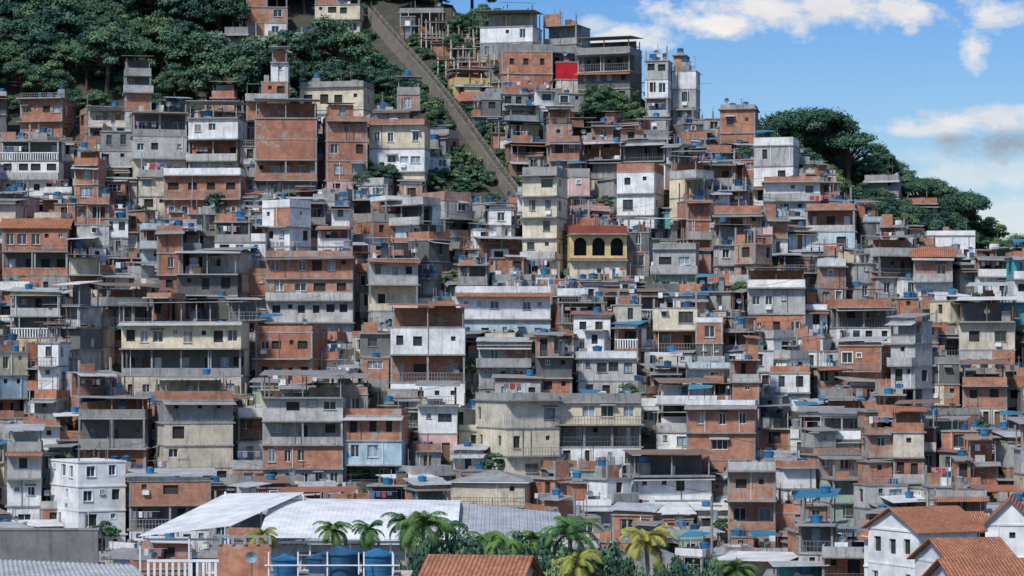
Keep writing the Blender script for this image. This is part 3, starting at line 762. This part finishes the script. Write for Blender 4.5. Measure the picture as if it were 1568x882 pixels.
# ------------------------------------------------------------------ foreground
def ribbed(mb,c00,c10,c11,c01,n,mat,h=.05):
    c00,c10,c11,c01=map(Vector,(c00,c10,c11,c01))
    pa=[];pb=[]
    for i in range(n*4+1):
        t=i/(n*4); o=h*(1 if i%4 in(1,2) else 0)
        pa.append(tuple(c00.lerp(c10,t)+Vector((0,0,o)))); pb.append(tuple(c01.lerp(c11,t)+Vector((0,0,o))))
    for i in range(n*4): mb.q(pa[i],pa[i+1],pb[i+1],pb[i],mat)
def fx(a,Y): return (a-784)/FPX*Y
def fz(e,Y): return CAMZ+(560-e)*Y/FPX
mb=MB()
ribbed(mb,(fx(210,186),186,fz(822,186)),(fx(352,182),182,fz(806,182)),(fx(466,196),196,fz(754,196)),(fx(345,200),200,fz(756,200)),34,'roof_membrane_white',.03)
mb.box(-26.9,-17.5,186,186.1,11.55,11.7,'white_metal')
for (a,Y_,zt) in ((215,186.4,11.5),(290,184.5,12.0),(350,182.4,12.2),(464,195.5,14.4),(400,191,13.4),(345,199,14.4)):
    x=fx(a,Y_); mb.cyl(x,Y_,0,zt,.08,.08,'white_metal',8)
mb.obj('white_canopy')
mb=MB()
for i in range(6):
    t0=i/6; t1=(i+1)/6
    f=lambda t:(183+14*t, 11.95+2.05*math.sin(t*math.pi/2))
    (ya,za),(yb,zb)=f(t0),f(t1)
    ribbed(mb,(fx(395,183),ya,za),(fx(700,183),ya,za-.15),(fx(700,183),yb,zb-.15),(fx(395,183),yb,zb),40,'roof_membrane_white',.012)
ribbed(mb,(fx(690,183),183.5,11.9),(fx(868,183),183.5,11.7),(fx(858,197),197,12.9),(fx(690,183),197,13.7),26,'sheet_zinc',.02)
mb.box(fx(400,183),fx(865,183),183.6,183.75,11.5,11.68,'white_metal')
F=lambda u,d,z:(u,184.4+d,z)
r=random.Random(3)
for k in range(4): wall(mb,F,fx(402,183),fx(862,183),k*2.85,k*2.85+2.82,winops(r,fx(405,183),fx(860,183),k*2.85,2.82,.8),'paint_white' if k<3 else 'plaster_grey',r)
for e in (402,862): mb.q((fx(e,183),184.4,0),(fx(e,183),196.5,0),(fx(e,183),196.5,12),(fx(e,183),184.4,11.4),'paint_white')
for k in range(8): x=fx(410+k*62,183); mb.box(x,x+.12,183.8,183.92,0,11.45,'white_metal')
mb.obj('white_roofed_hall')
mb=MB()
x0,x1=fx(330,132),fx(618,132)
build_house(mb,x1-x0,7,4,3.3,'plaster_grey',random.Random(5),drop=.5,roof='none',ver=(),shrink=0,mats=['plaster_beige'],clean=True)
mb.obj('plastered_house',((x0+x1)/2,134.5,0))
for (a,rad,mt,Y_) in ((437,.72,'tank_blue',131.8),(490,.68,'tank_navy',133.4),(522,1.0,'tank_navy',131.6),(578,.9,'tank_blue',132)):
    mb=MB(); mb.tank(0,0,0,rad,mt,0,32)
    for z in (.25,.5,.75): mb.cyl(0,0,rad*1.08*z,rad*1.08*z+.04,rad*(.84+.18*z),rad*(.845+.18*z),mt,32)
    mb.cyl(0,0,rad*1.4,rad*1.48,rad*.3,rad*.28,mt,20)
    mb.box(rad*.9,rad*.96,-rad*.6,-rad*.54,.1,rad*1.2,'white_metal')
    mb.obj('water_tank',(fx(a,Y_),Y_,13.43))
mb=MB()
mb.box(fx(405,131.2),fx(610,131.2),130.5,134.5,13.2,13.42,'slab')
for a in (410,455,500,556,600): mb.box(fx(a,130.5),fx(a,130.5)+.07,130.55,130.62,13.42,14.7,'white_metal')
mb.box(fx(405,130.5),fx(612,130.5),130.48,130.54,14.0,14.06,'white_metal')
mb.obj('tank_stand')
mb=MB()
mb.box(fx(333,133),fx(415,133),133,133.15,13.2,14.9,'brick_orange')
for k in range(5):
    a=335+k*19; mb.box(fx(a,133),fx(a,133)+.16,132.9,133.2,14.9,15.25,'slab')
mb.box(fx(333,133),fx(415,133),132.9,133.2,15.25,15.35,'slab')
mb.obj('brick_parapet_wall')
mb=MB(); parapet(mb,fx(225,128),fx(335,128),128,130,13.2,1.3,'balus',R); mb.box(fx(220,128),fx(335,128),128,134,12.9,13.19,'slab'); mb.box(fx(222,128),fx(333,128),128.2,133.8,0,12.9,'plaster_beige')
mb.obj('white_balustrade_terrace')
mb=MB(); dish(mb,0,0,0,R); mb.obj('satellite_dish',(fx(375,127),130.4,13.3))
mb=MB(); ribbed(mb,(fx(-60,112),112,fz(905,112)),(fx(235,112),112,fz(896,112)),(fx(205,122),122,fz(866,122)),(fx(-60,122),122,fz(855,122)),36,'sheet_zinc',.05)
mb.box(fx(-50,113),fx(205,113),113,121,0,14.0,'plaster_grey'); mb.obj('sheet_roof_shed')
mb=MB(); mb.box(fx(-20,150),fx(150,150),150,150.25,0,fz(812,150),'concrete_dark'); mb.box(fx(-20,150),fx(152,150),149.95,150.3,fz(812,150),fz(809,150),'slab')
mb.obj('concrete_block_wall')
mb=MB(); build_house(mb,4.2,5,4,3.4,'plaster_beige',random.Random(8),drop=.3,roof='none',ver=(),shrink=0,clean=True)
gable(mb,-2.3,2.3,-2.6,2.6,13.6,.95,'tile_roof','plaster_beige',.4)
mb.obj('tile_roofed_house',(fx(735,128),130.6,-.1),math.radians(-10))
mb=MB(); build_house(mb,4.4,5,4,2.9,'paint_yellow',random.Random(9),drop=.3,roof='par',ver=(),shrink=0,mats=['paint_yellow'],trim=True,tanks=0)
mb.obj('yellow_house',(fx(975,165),168,-.3),math.radians(8))
def gh(a0,a1,er,Y_,yaw,D,axis,nf=4,hr=1.6,name='white_gabled_house'):
    W=(a1-a0)/FPX*Y_; ztop=fz(er,Y_+D*.4)-hr; mb=MB()
    build_house(mb,W,D,nf,ztop/nf,'paint_cleanwhite',random.Random(int(a0)),drop=.3,roof='none',ver=(),shrink=0,clean=True,mats=['paint_cleanwhite']*6,dens=.8)
    gable(mb,-W/2,W/2,-D/2,D/2,ztop,hr,'tile_roof','paint_cleanwhite',.45,axis)
    mb.obj(name,(fx((a0+a1)/2,Y_),Y_+D/2,0),math.radians(yaw))
gh(1368,1482,778,205,26,7,'x')
gh(1440,1540,826,180,14,7,'x',4,1.5)
gh(1460,1600,858,150,8,7,'x',4,1.4)
gh(1525,1600,762,215,-12,8,'y',4,2.0)
gh(1350,1420,800,215,26,5,'y',4,1.2)
def palm(name,a,e,Y_,L,mat,nfr=18,seed=1,lean=0):
    r=random.Random(seed); mb=MB(); zt=fz(e,Y_); p=Vector((0,0,0))
    for k in range(12):
        q=Vector((lean*((k+1)/12)**2,0,zt*(k+1)/12)); mb.limb(p,q,.17-.004*k,.165-.004*k+(.02 if k%2 else 0),'bark_light',8); p=q
    top=p
    for f in range(nfr):
        az=f*2.4+r.uniform(-.2,.2); el=math.radians(r.uniform(-15,80)); l=L*r.uniform(.8,1.1)
        dirh=Vector((math.cos(az),math.sin(az),0)); pos=top.copy(); ang=el; seg=12; pts=[]
        for k in range(seg+1):
            pts.append(pos.copy()); dd=dirh*math.cos(ang)+Vector((0,0,math.sin(ang))); pos=pos+dd*l/seg; ang-=.14+.03*k/4
        sd=Vector((-dirh.y,dirh.x,0))
        for k in range(seg):
            mb.limb(pts[k],pts[k+1],.03*(1-k/seg)+.008,.03*(1-(k+1)/seg)+.006,mat,4)
            for h in range(4):
                b=pts[k].lerp(pts[k+1],h/4); fw=(pts[k+1]-pts[k]).normalized()
                ll=L*.28*math.sin(math.pi*min(1,(k+h/4+1.2)/(seg+1.2)))**.7
                for sg in (-1,1):
                    tip=b+sd*sg*ll*.8+fw*ll*.5+Vector((0,0,-ll*r.uniform(.25,.7)))
                    mb.t(tuple(b),tuple(b+fw*.055),tuple(tip),mat)
    mb.obj(name,(fx(a,Y_),Y_,0))
for i,(a,e,Y_,L,m) in enumerate([(655,805,160,2.5,'palm_green'),(628,802,166,2.0,'palm_green'),(685,808,170,1.9,'palm_green'),(870,818,158,2.4,'palm_green'),(1000,832,152,2.1,'palm_yellow'),(515,812,175,1.7,'palm_green'),(572,812,176,1.5,'palm_green'),(410,822,170,1.7,'palm_yellow'),(775,830,160,1.8,'palm_green'),(735,826,165,1.8,'palm_green'),(820,826,168,1.8,'palm_green'),(890,862,148,1.8,'palm_yellow'),(1125,874,160,1.8,'palm_green')]):
    palm('palm_tree',a,e,Y_,L,m,22,i+2,R.uniform(-.4,.4))
for (a,e,Y_,s) in [(700,812,162,.6),(725,816,163,.6),(798,814,164,.6),(838,810,163,.62),(760,818,161,.6),(868,826,157,.6),(915,820,162,.6),(850,838,152,.6),(640,822,158,.5),(675,814,162,.55),(950,852,158,.5),(1095,846,160,.45),(1045,848,160,.5),(1130,852,175,.4),(905,846,149,.55),(942,834,166,.5),(1068,856,155,.45),(612,846,160,.35),(780,832,152,.5),(712,832,152,.5),(980,862,150,.4),(1020,858,158,.45)]:
    m_=R.choice(TM); put(m_,'leafy_tree',fx(a,Y_),Y_,0,s,None,fz(e,Y_)/TOP[m_.name]/s)
for (a,Y_) in ((465,205),(880,240),(1230,232),(1090,230),(1420,240),(330,240)):
    mb=MB(); mb.cyl(0,0,0,12.5,.16,.11,'slab',8); mb.box(-.9,.9,-.05,.05,11.6,11.72,'wood'); mb.cyl(.35,0,10.4,11.2,.22,.22,'tank_grey',8)
    mb.obj('utility_pole',(fx(a,Y_),Y_,0))
# ------------------------------------------------------------------ sky & light
w=bpy.data.worlds.new('World'); sc.world=w; w.use_nodes=True; nt=w.node_tree; L=nt.links
bg=nt.nodes['Background']; bg.inputs[1].default_value=.12
SE=math.radians(46)
sky=nt.nodes.new('ShaderNodeTexSky'); sky.sky_type='NISHITA'; sky.sun_disc=False; sky.sun_elevation=SE
sd=Vector((-.52,-.85,0)).normalized()
sky.sun_rotation=math.atan2(sd.x,sd.y); sky.air_density=1.0; sky.dust_density=.6; sky.ozone_density=2
tc=nt.nodes.new('ShaderNodeTexCoord'); dv=tc.outputs['Generated']
sep=nt.nodes.new('ShaderNodeSeparateXYZ'); L.new(dv,sep.inputs[0])
def math_(op,a,b=None,clamp=False):
    n=nt.nodes.new('ShaderNodeMath'); n.operation=op; n.use_clamp=clamp
    for i,v in enumerate((a,b)):
        if v is None: continue
        if isinstance(v,(int,float)): n.inputs[i].default_value=v
        else: L.new(v,n.inputs[i])
    return n.outputs[0]
tint=mixc(nt,mrange(nt,sep.outputs['Z'],.04,.15,0,1),(.78,.86,.95),(.36,.62,.98))
col=mixc(nt,1.0,sky.outputs[0],tint,'MULTIPLY')
n1=noise(nt,dv,(70,70,110),8,.62); n2=noise(nt,dv,(26,26,60),6,.6)
def blob(a,e,rx,ry,amp=1.0):
    c_=Vector(((a-784)/FPX,1,(560-e)/FPX)).normalized()
    s=nt.nodes.new('ShaderNodeVectorMath'); s.operation='SUBTRACT'; L.new(dv,s.inputs[0]); s.inputs[1].default_value=c_
    m=nt.nodes.new('ShaderNodeVectorMath'); m.operation='MULTIPLY'; L.new(s.outputs[0],m.inputs[0]); m.inputs[1].default_value=(FPX/rx,FPX/max(rx,ry)*.3,FPX/ry)
    l=nt.nodes.new('ShaderNodeVectorMath'); l.operation='LENGTH'; L.new(m.outputs[0],l.inputs[0])
    v=math_('SUBTRACT',1.4,l.outputs['Value'])
    v=math_('ADD',v,math_('MULTIPLY',math_('SUBTRACT',n1,.5),3.2)); v=math_('ADD',v,math_('MULTIPLY',math_('SUBTRACT',n2,.5),1.6))
    return math_('MULTIPLY',mrange(nt,v,.1,1.0,0,1),amp)
acc=None
for b in ((1240,10,180,32),(1120,34,60,20),(1370,12,60,24),(955,62,58,20,.85),(905,40,30,14,.6),(1492,82,18,26,.9),(1545,24,46,18,.9),(1395,45,10,8,.6),(1490,184,110,20,.9),(1560,172,60,14,.85),(1430,196,70,11,.75),(1520,262,120,24,.45),(1430,240,60,14,.3),(1560,330,90,30,.4)):
    v=blob(*b); acc=v if acc is None else math_('MAXIMUM',acc,v)
gen=mrange(nt,noise(nt,dv,(3,3,7),6,.6),.5,.66,0,.9); gen=math_('MULTIPLY',gen,mrange(nt,sep.outputs['Z'],.2,.32,0,1))
acc=math_('MAXIMUM',acc,gen)
ccol=mixc(nt,mrange(nt,n2,.35,.65,0,1),(5.7,5.9,6.5),(7.7,7.35,7.05))
col=mixc(nt,acc,col,ccol)
dk=blob(1530,222,85,20,.85)
col=mixc(nt,dk,col,(2.7,3.1,3.8))
L.new(col,bg.inputs[0])
sl=bpy.data.lights.new('sun','SUN'); sl.energy=3.4; sl.angle=math.radians(6); sl.color=(1,.965,.91)
so=bpy.data.objects.new('sun',sl); sc.collection.objects.link(so)
dirv=Vector((sd.x*math.cos(SE),sd.y*math.cos(SE),math.sin(SE)))
so.rotation_euler=dirv.to_track_quat('Z','Y').to_euler(); so.location=(0,0,200)
cam=bpy.data.cameras.new('camera'); co=bpy.data.objects.new('camera',cam); sc.collection.objects.link(co)
co.location=(0,0,CAMZ); co.rotation_euler=(math.radians(90),0,0); cam.sensor_width=36; cam.lens=18/(784/FPX); cam.shift_y=119/1568; cam.clip_start=.5; cam.clip_end=12000
sc.camera=co
sc.view_settings.view_transform='Standard'; sc.view_settings.look='None'; sc.view_settings.exposure=0
